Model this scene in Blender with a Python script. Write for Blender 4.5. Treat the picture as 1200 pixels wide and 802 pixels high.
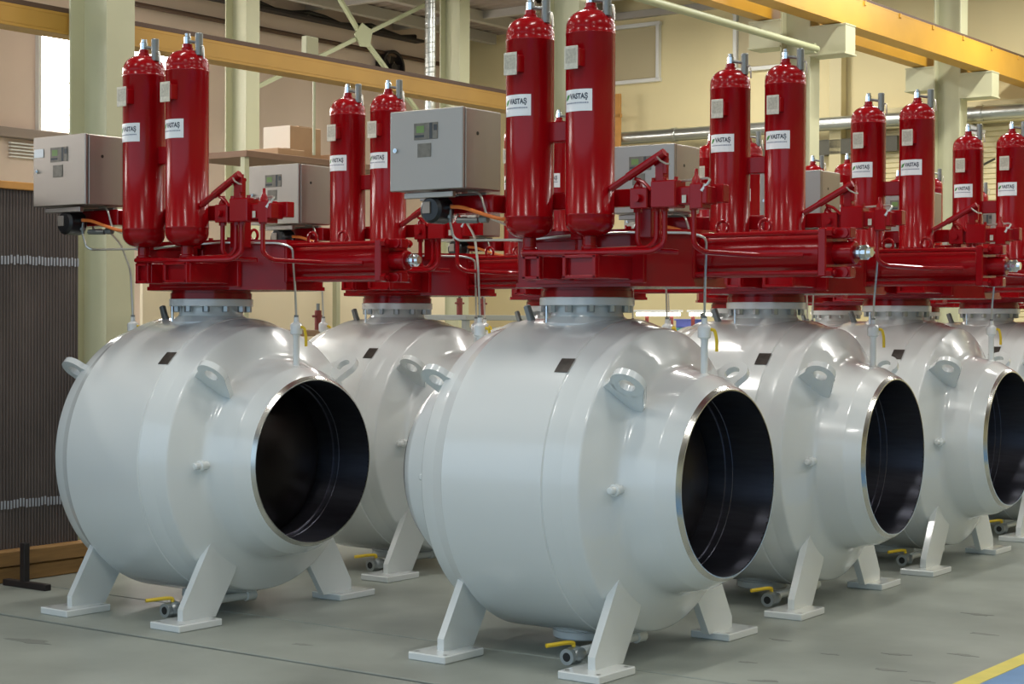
import bpy, math, random
from mathutils import Matrix, Vector
random.seed(7)
PI = math.pi
for o in list(bpy.data.objects): bpy.data.objects.remove(o)
S = bpy.context.scene
COL = S.collection

# ---------------------------------------------------------------- camera, world, lights, exposure
F_PX, PITCH, ROLL, EYE = 2034.0, -0.0110, 0.0041, 1.7
cam = bpy.data.cameras.new('camera'); cam.sensor_width = 36.0; cam.lens = F_PX * 36.0 / 1200.0
cam.clip_end = 200
camo = bpy.data.objects.new('camera', cam); COL.objects.link(camo)
camo.matrix_world = Matrix.Translation((0, 0, EYE)) @ Matrix.Rotation(PI / 2 + PITCH, 4, 'X') @ Matrix.Rotation(ROLL, 4, 'Z')
S.camera = camo

S.view_settings.view_transform = 'Standard'; S.view_settings.look = 'None'
S.view_settings.gamma = 1.0; S.view_settings.use_curve_mapping = False
S.view_settings.exposure = 0.1

W = bpy.data.worlds.new('daylight'); S.world = W; W.use_nodes = True
bg = W.node_tree.nodes['Background']; bg.inputs[0].default_value = (0.60, 0.80, 1.0, 1); bg.inputs[1].default_value = 1.2

THETA = -0.6307
B0 = Vector((0.3953, 9.149, 0.0))                     # foot of the nearest valve
EX = Vector((math.cos(THETA), math.sin(THETA), 0)); EY = Vector((-math.sin(THETA), math.cos(THETA), 0))
def G(xp, yp, z=0.0): return B0 + EX * xp + EY * yp + Vector((0, 0, z))     # hall axes -> world
RZ = Matrix.Rotation(THETA, 4, 'Z')
HALL = Matrix.Translation(B0) @ RZ

def area(name, xp, yp, z, sx, sy, power, color, rot=None):
    l = bpy.data.lights.new(name, 'AREA'); l.shape = 'RECTANGLE'; l.size = sx; l.size_y = sy
    l.energy = power; l.color = color
    o = bpy.data.objects.new(name, l); COL.objects.link(o)
    o.matrix_world = HALL @ Matrix.Translation((xp, yp, z)) @ (rot or Matrix())
    return o

# ---------------------------------------------------------------- materials
def lin(c): return tuple(((x / 255) / 12.92 if x / 255 <= 0.04045 else ((x / 255 + 0.055) / 1.055) ** 2.4) for x in c)
MATS = {}
def mat(name, rgb, rough=0.5, metal=0.0, coat=0.0, noise=0.0, nscale=8.0, bump=0.0, bscale=40.0, emit=0.0, spec=0.5, stretch=None, rgb2=None):
    m = bpy.data.materials.new(name); m.use_nodes = True; nt = m.node_tree; b = nt.nodes['Principled BSDF']
    c = lin(rgb); b.inputs['Base Color'].default_value = (*c, 1); b.inputs['Roughness'].default_value = rough
    b.inputs['Metallic'].default_value = metal; b.inputs['Specular IOR Level'].default_value = spec
    b.inputs['Coat Weight'].default_value = coat; b.inputs['Coat Roughness'].default_value = 0.08
    if emit:
        b.inputs['Emission Color'].default_value = (*c, 1); b.inputs['Emission Strength'].default_value = emit
    if noise or bump:
        tc = nt.nodes.new('ShaderNodeTexCoord'); mp = nt.nodes.new('ShaderNodeMapping')
        nt.links.new(tc.outputs['Object'], mp.inputs[0])
        if stretch: mp.inputs['Scale'].default_value = stretch
    if noise:
        n = nt.nodes.new('ShaderNodeTexNoise'); n.inputs['Scale'].default_value = nscale; n.inputs['Detail'].default_value = 6
        nt.links.new(mp.outputs[0], n.inputs['Vector'])
        r = nt.nodes.new('ShaderNodeValToRGB'); nt.links.new(n.outputs[0], r.inputs[0])
        d = lin(rgb2) if rgb2 else tuple(x * (1 - noise) for x in c); u = tuple(min(1, x * (1 + noise * 0.6)) for x in c)
        r.color_ramp.elements[0].position = 0.32; r.color_ramp.elements[0].color = (*d, 1)
        r.color_ramp.elements[1].position = 0.68; r.color_ramp.elements[1].color = (*u, 1)
        nt.links.new(r.outputs[0], b.inputs['Base Color'])
    if bump:
        n2 = nt.nodes.new('ShaderNodeTexNoise'); n2.inputs['Scale'].default_value = bscale; n2.inputs['Detail'].default_value = 4
        nt.links.new(mp.outputs[0], n2.inputs['Vector'])
        bp = nt.nodes.new('ShaderNodeBump'); bp.inputs['Strength'].default_value = bump; bp.inputs['Distance'].default_value = 0.01
        nt.links.new(n2.outputs[0], bp.inputs['Height']); nt.links.new(bp.outputs[0], b.inputs['Normal'])
    MATS[name] = m; return m

mat('white_paint', (222, 227, 226), 0.22, coat=0.6, bump=0.012, bscale=6)
mat('red_paint', (146, 6, 15), 0.20, coat=0.10, bump=0.004, bscale=10, spec=0.28)
mat('steel_rim', (205, 205, 200), 0.22, 1.0, bump=0.03, bscale=30, stretch=(1, 6, 6))
mat('bore_steel', (104, 106, 118), 0.34, 1.0, noise=0.12, nscale=5, stretch=(1, 8, 8))
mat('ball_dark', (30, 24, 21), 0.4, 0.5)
mat('chrome', (215, 222, 226), 0.18, 1.0)
mat('zinc', (170, 176, 178), 0.35, 0.9)
mat('dull_zinc', (132, 136, 134), 0.45, 0.8)
mat('stainless', (164, 158, 150), 0.40, 0.9, bump=0.02, bscale=60, stretch=(1, 1, 12))
mat('stainless_tube', (205, 202, 192), 0.28, 0.8)
mat('dark_gasket', (52, 47, 46), 0.6)
mat('black_plastic', (22, 23, 25), 0.3)
mat('grey_cap', (150, 140, 130), 0.4, 0.3)
mat('orange_cable', (226, 120, 48), 0.45)
mat('white_sticker', (232, 236, 238), 0.45)
mat('sticker_ink', (62, 70, 84), 0.6)
mat('sticker_fine_ink', (140, 148, 166), 0.6)
mat('leaf_green', (58, 140, 62), 0.5)
mat('alu_plate', (206, 202, 186), 0.42, 0.2, noise=0.15, nscale=60)
mat('plate_print', (182, 178, 162), 0.45, 0.1, noise=0.25, nscale=120)
mat('name_dark', (70, 66, 62), 0.4, 0.3, noise=0.3, nscale=40)
mat('yellow_handle', (222, 190, 40), 0.45)
mat('sign_plate', (112, 108, 98), 0.4, 0.2, noise=0.2, nscale=30)
mat('sign_green', (104, 134, 72), 0.45)
mat('sign_dark', (52, 58, 62), 0.45)
mat('concrete', (152, 158, 150), 0.42, noise=0.22, nscale=1.3, bump=0.03, bscale=18, spec=0.4)
mat('joint_dark', (48, 48, 44), 0.8)
mat('floor_yellow', (222, 208, 96), 0.5, noise=0.08, nscale=6)
mat('floor_blue', (92, 140, 188), 0.45, noise=0.08, nscale=4)
mat('stain', (130, 134, 127), 0.5)
mat('wall_pink', (216, 196, 180), 0.7, noise=0.05, nscale=0.8)
mat('wall_cream', (228, 214, 166), 0.7, noise=0.05, nscale=0.6)
mat('ceiling_grey', (150, 136, 126), 0.7)
mat('purlin', (176, 170, 160), 0.6)
mat('column_green', (186, 186, 154), 0.5, noise=0.05, nscale=2)
mat('beam_yellow', (196, 147, 48), 0.45, noise=0.08, nscale=2)
mat('beam_ochre', (180, 138, 58), 0.5, noise=0.1, nscale=2)
mat('rail_brown', (84, 62, 48), 0.6)
mat('brace_green', (168, 172, 136), 0.5)
mat('spiral_duct', (196, 200, 196), 0.3, 0.9)
mat('partition', (96, 86, 80), 0.55, 0.1, noise=0.25, nscale=3, stretch=(1, 1, 0.4))
mat('strip_grey', (158, 162, 168), 0.5)
mat('timber', (150, 112, 62), 0.7, noise=0.3, nscale=6, stretch=(1, 0.4, 4))
mat('rail_wood', (196, 142, 72), 0.6, noise=0.15, nscale=6)
mat('black_steel', (38, 32, 32), 0.55)
mat('carton', (184, 152, 118), 0.75, noise=0.06, nscale=4)
mat('carton_sunlit', (236, 226, 210), 0.75)  # sunlight on the carton's end, put into the colour
mat('pallet', (140, 112, 92), 0.8)
mat('window_daylight', (255, 250, 246), 0.5, emit=14)
mat('window_frame', (226, 226, 220), 0.5)
mat('pane_pale', (196, 184, 150), 0.15, spec=0.6)
mat('lamp_tube', (255, 250, 238), 0.5, emit=9.0)
mat('lamp_housing', (220, 222, 220), 0.5)
mat('shutter', (208, 196, 152), 0.55)
mat('panel_cream', (236, 222, 190), 0.7)
mat('machine_grey', (150, 154, 150), 0.5)
mat('machine_dark', (84, 82, 70), 0.6)
mat('teal', (70, 140, 140), 0.5)
mat('blue_bin', (84, 96, 176), 0.5)
mat('rust_red', (120, 46, 40), 0.6)
mat('brown_bench', (126, 100, 74), 0.7)

def turned(name, rot):
    m = MATS[name]; nt = m.node_tree; b = nt.nodes['Principled BSDF']; t = nt.nodes.new('ShaderNodeTangent'); t.direction_type = 'RADIAL'; t.axis = 'X'
    nt.links.new(t.outputs[0], b.inputs['Tangent']); b.inputs['Anisotropic'].default_value = 0.85; b.inputs['Anisotropic Rotation'].default_value = rot
turned('bore_steel', 0.25)

# ---------------------------------------------------------------- mesh builder
class MB:
    def __init__(s): s.v = []; s.f = []
    def add(s, vs, fs, M=None):
        n = len(s.v)
        s.v += [tuple(M @ Vector(p)) if M else tuple(p) for p in vs]
        s.f += [tuple(i + n for i in f) for f in fs]; return s
    def box(s, c, d, ch=0.004, M=None):
        h = [x / 2 for x in d]; ch = min(ch, min(h) * 0.6)
        vs = []; idx = {}
        for sx in (-1, 1):
            for sy in (-1, 1):
                for sz in (-1, 1):
                    sg = (sx, sy, sz)
                    for a in range(3):
                        p = [c[k] + sg[k] * (h[k] if k == a else h[k] - ch) for k in range(3)]
                        idx[(sg, a)] = len(vs); vs.append(p)
        fs = []
        for a in range(3):
            b, e = (a + 1) % 3, (a + 2) % 3
            for sa in (-1, 1):
                q = []
                for sb, se in ((-1, -1), (1, -1), (1, 1), (-1, 1)):
                    g = [0, 0, 0]; g[a] = sa; g[b] = sb; g[e] = se; q.append(idx[(tuple(g), a)])
                fs.append(q if sa > 0 else q[::-1])
        for a in range(3):
            b, e = (a + 1) % 3, (a + 2) % 3
            for sb in (-1, 1):
                for se in (-1, 1):
                    g1 = [0, 0, 0]; g1[a] = -1; g1[b] = sb; g1[e] = se; g2 = g1[:]; g2[a] = 1
                    q = [idx[(tuple(g1), b)], idx[(tuple(g2), b)], idx[(tuple(g2), e)], idx[(tuple(g1), e)]]
                    fs.append(q if sb * se > 0 else q[::-1])
        for sx in (-1, 1):
            for sy in (-1, 1):
                for sz in (-1, 1):
                    q = [idx[((sx, sy, sz), a)] for a in range(3)]
                    fs.append(q if sx * sy * sz > 0 else q[::-1])
        return s.add(vs, fs, M)
    def lathe(s, prof, o=(0, 0, 0), ax=(0, 0, 1), n=24, cap=True, M=None):
        a = Vector(ax).normalized(); u = a.orthogonal().normalized(); w = a.cross(u); o = Vector(o)
        vs = []; fs = []
        for t, r in prof:
            for k in range(n):
                g = 2 * PI * k / n; vs.append(o + a * t + (u * math.cos(g) + w * math.sin(g)) * max(r, 1e-5))
        for i in range(len(prof) - 1):
            for k in range(n):
                k2 = (k + 1) % n; fs.append((i * n + k, i * n + k2, (i + 1) * n + k2, (i + 1) * n + k))
        if cap:
            if prof[0][1] > 1e-4: fs.append(tuple(range(n))[::-1])
            if prof[-1][1] > 1e-4: fs.append(tuple((len(prof) - 1) * n + k for k in range(n)))
        return s.add(vs, fs, M)
    def cyl(s, p0, p1, r, n=16, r2=None, ch=0.0):
        p0, p1 = Vector(p0), Vector(p1); d = p1 - p0; L = d.length; r2 = r if r2 is None else r2
        pr = [(0, r - ch), (ch, r), (L - ch, r2), (L, r2 - ch)] if ch else [(0, r), (L, r2)]
        return s.lathe(pr, p0, d, n)
    def tube(s, pts, r, n=8, bend=0.0, seg=5):
        P = [Vector(p) for p in pts]
        if bend:
            Q = [P[0]]
            for i in range(1, len(P) - 1):
                a, b, c = P[i - 1], P[i], P[i + 1]; d1 = (a - b); d2 = (c - b)
                k = min(bend, d1.length * 0.45, d2.length * 0.45); q1 = b + d1.normalized() * k; q2 = b + d2.normalized() * k
                for j in range(seg + 1):
                    t = j / seg; Q.append(q1 * (1 - t) ** 2 + b * 2 * t * (1 - t) + q2 * t * t)
            Q.append(P[-1]); P = Q
        vs = []; fs = []; up = None
        for i, p in enumerate(P):
            t = (P[min(i + 1, len(P) - 1)] - P[max(i - 1, 0)]).normalized()
            if up is None: up = t.orthogonal().normalized()
            up = (up - t * up.dot(t)).normalized(); w = t.cross(up)
            for k in range(n):
                g = 2 * PI * k / n; vs.append(p + (up * math.cos(g) + w * math.sin(g)) * r)
        for i in range(len(P) - 1):
            for k in range(n):
                k2 = (k + 1) % n; fs.append((i * n + k, i * n + k2, (i + 1) * n + k2, (i + 1) * n + k))
        fs.append(tuple(range(n))[::-1]); fs.append(tuple((len(P) - 1) * n + k for k in range(n)))
        return s.add(vs, fs)
    def prism(s, poly, o, u, w, th, M=None):
        "polygon in the plane (u, w) through o, thickness th along u x w, centred"
        o, u, w = Vector(o), Vector(u), Vector(w); nrm = u.cross(w).normalized(); n = len(poly)
        A = sum(poly[i][0] * poly[(i + 1) % n][1] - poly[(i + 1) % n][0] * poly[i][1] for i in range(n))
        if A < 0: poly = poly[::-1]
        vs = [o + u * a + w * b - nrm * th / 2 for a, b in poly] + [o + u * a + w * b + nrm * th / 2 for a, b in poly]
        fs = [tuple(range(n))[::-1], tuple(range(n, 2 * n))] + [(i, (i + 1) % n, n + (i + 1) % n, n + i) for i in range(n)]
        return s.add(vs, fs, M)
    def ringplate(s, ro, ri, o, u, w, th, n=28):
        o, u, w = Vector(o), Vector(u).normalized(), Vector(w).normalized(); nr = u.cross(w).normalized()
        vs = []; fs = []
        for r, h in ((ri, -1), (ro, -1), (ro, 1), (ri, 1)):
            for k in range(n):
                g = 2 * PI * k / n; vs.append(o + (u * math.cos(g) + w * math.sin(g)) * r + nr * th / 2 * h)
        for i in range(4):
            for k in range(n):
                k2 = (k + 1) % n; fs.append((i * n + k, i * n + k2, ((i + 1) % 4) * n + k2, ((i + 1) % 4) * n + k))
        return s.add(vs, fs)
    def mesh(s, name, sharp=0.6):
        me = bpy.data.meshes.new(name); me.from_pydata(s.v, [], s.f); me.update()
        me.shade_smooth(); me.set_sharp_from_angle(angle=sharp); return me

def mobj(name, me, material, parent=None):
    if not me.materials: me.materials.append(MATS[material])
    o = bpy.data.objects.new(name, me); COL.objects.link(o)
    if parent: o.parent = parent
    return o
def ob(name, mb, material, parent=None, sharp=0.6): return mobj(name, mb.mesh(name, sharp), material, parent)
def tag(o, label=None, cat=None, group=None, kind=None):
    if label: o['label'] = label
    if cat: o['category'] = cat
    if group: o['group'] = group
    if kind: o['kind'] = kind
    return o
def empty(name, M=None):
    o = bpy.data.objects.new(name, None); COL.objects.link(o); o.empty_display_size = 0.2
    if M is not None: o.matrix_world = M
    return o
def struct(o): o['kind'] = 'structure'; return o
def copy_tree(o, parent=None):
    c = o.copy(); COL.objects.link(c); c.parent = parent
    for ch in o.children: copy_tree(ch, c)
    return c
def hall(name, mb, material, sharp=0.6, parent=None):
    "mesh given in hall axes, placed in the world"
    o = ob(name, mb, material, parent, sharp)
    if parent is None: o.matrix_world = HALL
    return o

# ---------------------------------------------------------------- the hall
FL = struct(hall('floor', MB().box((2, 6, -0.13), (60, 60, 0.2), 0.0), 'joint_dark'))
def slab(x0, x1, y0, y1): return hall('concrete_slab', MB().box(((x0 + x1) / 2, (y0 + y1) / 2, -0.02), (x1 - x0, y1 - y0, 0.04), 0.004), 'concrete', parent=FL)
J1, J2, g = -1.26, -0.40, 0.019
slab(-28, 32, -30, J1 - g); slab(-28, 32, J1 + g, J2 - g * 0.5); slab(-28, 32, J2 + g * 0.5, 36)
hall('yellow_floor_line', MB().box((1.985, 8, 0.0008), (0.10, 30, 0.002), 0), 'floor_yellow', parent=FL)
hall('blue_walkway', MB().box((3.34, 8, 0.0006), (2.6, 30, 0.0016), 0), 'floor_blue', parent=FL)
sm = MB()
for (x, y, l, a) in [(1.55, .35, .10, .1), (1.42, .75, .09, .3), (1.7, .95, .10, .0), (1.15, .55, .06, .2), (1.2, -.25, .09, .5), (1.55, 1.6, .1, 0), (1.8, .2, .07, .2), (1.3, 2.2, .12, 0), (.9, .1, .06, .3), (-2.4, -1.7, .2, .1), (-1.2, -.9, .08, .2), (.75, .75, .08, 0)]:
    pts = [(l * math.cos(t) * (0.7 + 0.3 * math.sin(3 * t + x * 9)), 0.3 * l * math.sin(t) * (0.8 + 0.2 * math.cos(5 * t + y * 7))) for t in [2 * PI * k / 14 for k in range(14)]]
    sm.prism(pts, (x, y, 0.0008), (math.cos(a), math.sin(a), 0), (-math.sin(a), math.cos(a), 0), 0.0012)
hall('floor_stain', sm, 'stain', parent=FL)['kind'] = 'stuff'

WX, WY, HT, YF = -16.0, 19.7, 7.75, -15.0
struct(hall('wall_left', MB().box((WX - .15, (YF + WY) / 2, HT / 2), (0.3, WY - YF, HT), 0), 'wall_pink'))
struct(hall('wall_right', MB().box((17.15, (YF + WY) / 2, HT / 2), (0.3, WY - YF, HT), 0), 'wall_cream'))
struct(hall('wall_back', MB().box((.5, WY + .15, HT / 2), (33.6, 0.3, HT), 0), 'wall_cream'))
CE = struct(hall('ceiling', MB().box((2.2, (YF + WY) / 2, HT + .1), (29.6, WY - YF, 0.2), 0), 'ceiling_grey'))
for k in range(13): hall('purlin', MB().box((2, 19 - k * 2.2, HT - .09), (29, 0.12, 0.18), 0.004), 'purlin', parent=CE)
for x in (-5.0, 2.6, 10): hall('roof_girder', MB().box((x, (YF + WY) / 2, HT - .35), (0.2, WY - YF - .4, 0.42), 0.004), 'purlin', parent=CE)
DK = MB(); vs = []; fs = []; y = YF
while y < WY:
    vs += [(WX, y, 7.38), (-12.6, y, 7.38), (WX, y + .10, 7.32), (-12.6, y + .10, 7.32), (WX, y + .18, 7.32), (-12.6, y + .18, 7.32)]; y += .28
for i in range(len(vs) // 2 - 1): fs.append((2 * i, 2 * i + 1, 2 * i + 3, 2 * i + 2))
hall('roof_deck', DK.add(vs, fs).box((-14.3, (YF + WY) / 2, 7.6), (3.4, WY - YF, .3), 0), 'ceiling_grey', 0.2, parent=CE)
for x in (-15.2, -13.9): hall('deck_girder', MB().box((x, (YF + WY) / 2, 7.22), (0.14, WY - YF - .4, 0.2), 0.004), 'purlin', parent=CE)
for y in (10.2, 12.6, 15.0, 17.4): hall('deck_joist', MB().box((-14.3, y, 7.25), (3.3, 0.1, 0.14), 0.004), 'purlin', parent=CE)
struct(hall('trim_1', MB().box((-2, WY - .06, 7.40), (27, 0.12, 0.13), 0.004), 'purlin'))
struct(hall('trim_2', MB().box((WX + .1, -1, 4.46), (0.2, 22, 0.14), 0.004), 'ceiling_grey'))

# windows of the left wall, bright with daylight
def window_left(n, y0, y1, z0, z1, nx, nz):
    w = struct(hall('window_%d' % n, MB().box((WX + .03, (y0 + y1) / 2, z0 - .03), (0.1, y1 - y0 + .12, 0.06), 0.004)
        .box((WX + .03, (y0 + y1) / 2, z1 + .03), (0.1, y1 - y0 + .12, 0.06), 0.004)
        .box((WX + .03, y0 - .03, (z0 + z1) / 2), (0.1, 0.06, z1 - z0), 0.004).box((WX + .03, y1 + .03, (z0 + z1) / 2), (0.1, 0.06, z1 - z0), 0.004), 'window_frame'))
    dy, dz = (y1 - y0) / nx, (z1 - z0) / nz
    for i in range(nx):
        for j in range(nz):
            hall('pane', MB().box((WX + .02, y0 + (i + .5) * dy, z0 + (j + .5) * dz), (0.02, dy - .03, dz - .03), 0), 'window_daylight', parent=w)
window_left(1, 9.2, 10.35, 4.56, 6.08, 2, 2)
window_left(2, 10.95, 12.3, 4.56, 6.08, 2, 2)
window_left(3, 4.6, 8.0, 4.56, 6.08, 4, 2)
window_left(4, .2, 3.6, 4.56, 6.08, 4, 2)
window_left(5, -4.2, -.8, 4.56, 6.08, 4, 2)
window_left(6, -8.6, -5.2, 4.56, 6.08, 4, 2)

# windows of the end wall
def window_back(n, x0, x1, z0, z1):
    y = WY - .04
    w = struct(hall('window_%d' % n, MB().box(((x0 + x1) / 2, y, z0), (x1 - x0 + .1, 0.1, 0.07), 0.005).box(((x0 + x1) / 2, y, z1), (x1 - x0 + .1, 0.1, 0.07), 0.005)
        .box((x0, y, (z0 + z1) / 2), (0.07, 0.1, z1 - z0), 0.005).box((x1, y, (z0 + z1) / 2), (0.07, 0.1, z1 - z0), 0.005), 'window_frame'))
    hall('pane', MB().box(((x0 + x1) / 2, WY - .02, (z0 + z1) / 2), (x1 - x0 - .1, 0.02, z1 - z0 - .1), 0), 'pane_pale', parent=w)
window_back(7, -12.75, -11.55, 6.17, 7.20)
window_back(8, -9.95, -8.6, 6.2, 7.22)

# roller shutter in the end wall: every slat a piece
SH = struct(hall('door_1', MB().box((-7.25, WY - .08, 2.5), (0.16, 0.16, 5.0), 0.005).box((-2.6, WY - .08, 2.5), (0.16, 0.16, 5.0), 0.005).box((-4.9, WY - .16, 5.13), (5.0, 0.32, 0.34), 0.01), 'shutter'))
sl = MB().box((-4.9, 0, 0), (4.55, 0.05, 0.083), 0.014).mesh('slat', 0.9)
for k in range(57):
    o = mobj('shutter_slat', sl, 'shutter', SH); o.location = (0, WY - .04, 0.06 + k * 0.086)

# ---------------------------------------------------------------- columns, crane beams, bracing
def column(x, y, z1, label, h=0.42, b=0.27, name='steel_column'):
    t = empty(name, HALL @ Matrix.Translation((x, y, 0)))
    tag(t, label, 'column', 'steel columns of the hall')
    for sx in (-1, 1): ob('flange', MB().box((sx * (h / 2 - .011), 0, z1 / 2), (0.022, b, z1), 0.003), 'column_green', t)
    ob('web', MB().box((0, 0, z1 / 2), (h - .044, 0.014, z1), 0.0), 'column_green', t)
    ob('base_plate', MB().box((0, 0, 0.015), (h + .16, b + .2, 0.03), 0.004), 'column_green', t)
    return t
column(-5.0, 1.0, HT - .56, 'pale green steel column beside the dark ribbed partition at far left')
column(-5.0, 7.16, HT - .56, 'pale green steel column rising behind the tall tanks of the nearest valve')
c = column(-5.0, 12.35, HT - .56, 'pale green column under the yellow crane beam, left of the two at right')
ob('bracket', MB().box((0.45, 0, 5.43), (0.5, 0.30, 0.02), 0.002).box((0.45, 0, 5.07), (0.5, 0.34, 0.02), 0.002).box((0.45, 0, 5.25), (0.49, 0.28, 0.35), 0.002), 'column_green', c)
ob('bracket', MB().box((-0.43, 0, 5.57), (0.46, 0.30, 0.02), 0.002).box((-0.43, 0, 5.23), (0.46, 0.34, 0.02), 0.002).box((-0.43, 0, 5.40), (0.45, 0.28, 0.33), 0.002), 'column_green', c)
c = column(-5.0, 17.3, HT - .56, 'pale green column under the yellow crane beam nearest the right edge')
ob('bracket', MB().box((0.45, 0, 5.43), (0.5, 0.30, 0.02), 0.002).box((0.45, 0, 5.07), (0.5, 0.34, 0.02), 0.002).box((0.45, 0, 5.25), (0.49, 0.28, 0.35), 0.002), 'column_green', c)
ob('bracket', MB().box((-0.43, 0, 5.57), (0.46, 0.30, 0.02), 0.002).box((-0.43, 0, 5.23), (0.46, 0.34, 0.02), 0.002).box((-0.43, 0, 5.40), (0.45, 0.28, 0.33), 0.002), 'column_green', c)
column(-12.6, 10.06, HT - .56, 'pale green wall column behind the cartons, left of the cross brace')
column(-12.6, 14.95, HT - .56, 'pale green wall column right of the silver spiral duct')

def beam(name, x, y0, y1, z0, z1, w, label, rail=True, m='beam_yellow'):
    t = empty(name, HALL @ Matrix.Translation((x, y0, 0))); L = y1 - y0; zc = (z0 + z1) / 2
    tag(t, label, 'crane beam')
    ob('top_flange', MB().box((0, L / 2, z1 - .012), (w, L, 0.024), 0.002), m, t)
    ob('bottom_flange', MB().box((0, L / 2, z0 + .012), (w, L, 0.024), 0.002), m, t)
    ob('web', MB().box((w * 0.47, L / 2, zc), (0.014, L, z1 - z0 - .048), 0).box((-w * 0.47, L / 2, zc), (0.014, L, z1 - z0 - .048), 0), m, t)
    if rail:
        ob('rail', MB().box((0, L / 2, z1 + .02), (w * .9, L, 0.04), 0.004), 'rail_brown', t)
        cl = MB().box((w * .5, 0, z1 - .03), (0.03, 0.05, 0.06), 0.003).mesh('rail_clip')
        k = 0.6
        while k < L and w > .21: mobj('rail_clip', cl, m, t).location = (0, k, 0); k += 1.1
    return t
beam('crane_runway_beam', -5.33, -3.0, 6.95, 3.83, 3.99, 0.2, 'low yellow crane beam with brown rail behind the left tanks', m='beam_ochre')
beam('crane_runway_beam', -4.5, 9.0, 19.5, 5.45, 5.82, 0.26, 'near yellow crane beam crossing the top right corner')
beam('crane_runway_beam', -5.45, 9.0, 19.5, 5.59, 5.89, 0.22, 'rear yellow crane beam running behind the right columns', rail=False)
tag(hall('conduit_pipe', MB().cyl((-4.62, 6.5, 5.12), (-4.62, 12.05, 5.12), 0.045, 12).box((-4.68, 11.98, 5.12), (0.16, 0.08, 0.12), 0.004), 'brace_green'), 'long beige pipe slanting to the right column under the crane beam', 'pipe')

xb = empty('cross_brace', HALL @ Matrix.Translation((-12.75, 12.8, 6.15)))
tag(xb, 'pale green diagonal cross brace under the roof between two wall columns', 'brace')
def diag(p, q): return MB().tube([p, q], 0.042, 4)
ob('diagonal', diag((0, -1.08, 1.05), (0, -.06, .05)), 'brace_green', xb); ob('diagonal', diag((0, .06, -.05), (0, 2.0, -1.5)), 'brace_green', xb)
ob('diagonal', diag((0, -2.4, -1.1), (0, -.06, -.03)), 'brace_green', xb); ob('diagonal', diag((0, .06, .03), (0, 2.0, .92)), 'brace_green', xb)
ob('gusset_plate', MB().prism([(-.22, 0), (-.05, .19), (.2, .1), (.13, -.16), (-.08, -.18)], (0.045, 0, 0), (0, 1, 0), (0, 0, 1), 0.02), 'brace_green', xb)

dv = empty('spiral_duct', HALL @ Matrix.Translation((-12.35, 14.0, 0)))
tag(dv, 'silver vertical spiral duct beside the wall column under the roof', 'duct')
ob('pipe', MB().cyl((0, 0, 3.5), (0, 0, HT - .05), 0.085, 20), 'spiral_duct', dv)
ob('seam', MB().tube([(0.089 * math.cos(t), 0.089 * math.sin(t), 3.5 + t * .0125) for t in [k * PI / 8 for k in range(0, 860)]], 0.006, 4), 'spiral_duct', dv)['kind'] = 'stuff'
dh = empty('ventilation_duct', HALL @ Matrix.Translation((-12.9, WY - .35, 5.10)))
tag(dh, 'long silver round duct running across the end wall', 'duct')
for k in range(5): ob('duct_section', MB().cyl((k * 1.9, 0, 0), (k * 1.9 + 1.86, 0, 0), 0.115, 24), 'spiral_duct', dh); ob('duct_joint', MB().cyl((k * 1.9 + 1.83, 0, 0), (k * 1.9 + 1.93, 0, 0), 0.128, 24), 'spiral_duct', dh)
wp = empty('wall_post', HALL @ Matrix.Translation((-7.93, WY - .12, 0)))
tag(wp, 'slim cream post on the end wall beside the roller shutter', 'post'); ob('post_body', MB().box((0, 0, 3.4), (0.22, 0.2, 6.8), 0.004), 'shutter', wp)
wb = empty('wall_beam', HALL @ Matrix.Translation((-10, WY - .12, 4.72)))
tag(wb, 'grey horizontal wall beam under the silver duct', 'beam'); ob('beam_body', MB().box((0, 0, 0), (6.4, 0.2, 0.26), 0.004), 'machine_dark', wb)
sc = empty('wall_light', HALL @ Matrix.Translation((-5.45, WY - .55, 4.86)))
tag(sc, 'slanted white box lamp hung beside the roller shutter', 'lamp')
ob('lamp_body', MB().box((0, 0, 0), (0.55, 0.16, 0.12), 0.01, Matrix.Rotation(0.42, 4, 'Y')), 'lamp_housing', sc)
ob('arm', MB().cyl((0, 0, 0), (-.05, .5, .1), 0.02, 8), 'machine_grey', sc)
tag(hall('hanging_cable', MB().tube([(-4.76, 16.9, 4.4), (-4.7, 16.98, 4.18), (-4.65, 17.15, 4.06), (-4.6, 17.4, 4.05), (-4.5, 17.8, 4.2)], 0.018, 6, 0.1), 'black_plastic'), 'black cable sagging beside the right column', 'cable')
wpn = empty('wooden_frame', HALL @ Matrix.Translation((-12.15, WY - .5, 4.9)))
tag(wpn, 'orange wooden board standing above the duct beside the tall tank', 'board')
ob('board', MB().box((0, 0, .45), (0.16, 0.05, 1.1), 0.004), 'rail_wood', wpn); ob('crossbar', MB().box((-.2, 0, .6), (0.6, 0.05, 0.07), 0.004), 'rail_wood', wpn)

tag(hall('wall_pipe', MB().cyl((WX + .12, 8.0, 6.70), (WX + .12, 19.2, 6.70), 0.04, 10), 'rail_brown'), 'thin brown pipe running high along the left wall', 'pipe')
ct = empty('cable_tray', HALL @ Matrix.Translation((WX + .3, 12.6, 7.0))); tag(ct, 'dark cable tray with loose cables high on the left wall', 'tray')
ob('tray_bed', MB().box((0, 2, 0), (0.22, 6.5, 0.05), 0.004), 'black_steel', ct)
ob('cable_bundle', MB().tube([(0, -1.2 + k * .42, .06 + .05 * math.sin(k * 1.7)) for k in range(16)], .045, 8), 'black_plastic', ct)
fn = empty('wall_fan', HALL @ Matrix.Translation((WX + .12, 17.2, 6.45))); tag(fn, 'dark round wall fan under the roof beside the cross brace', 'fan')
ob('housing', MB().ringplate(.32, .27, (0, 0, 0), (0, 1, 0), (0, 0, 1), .18), 'black_steel', fn)
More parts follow.
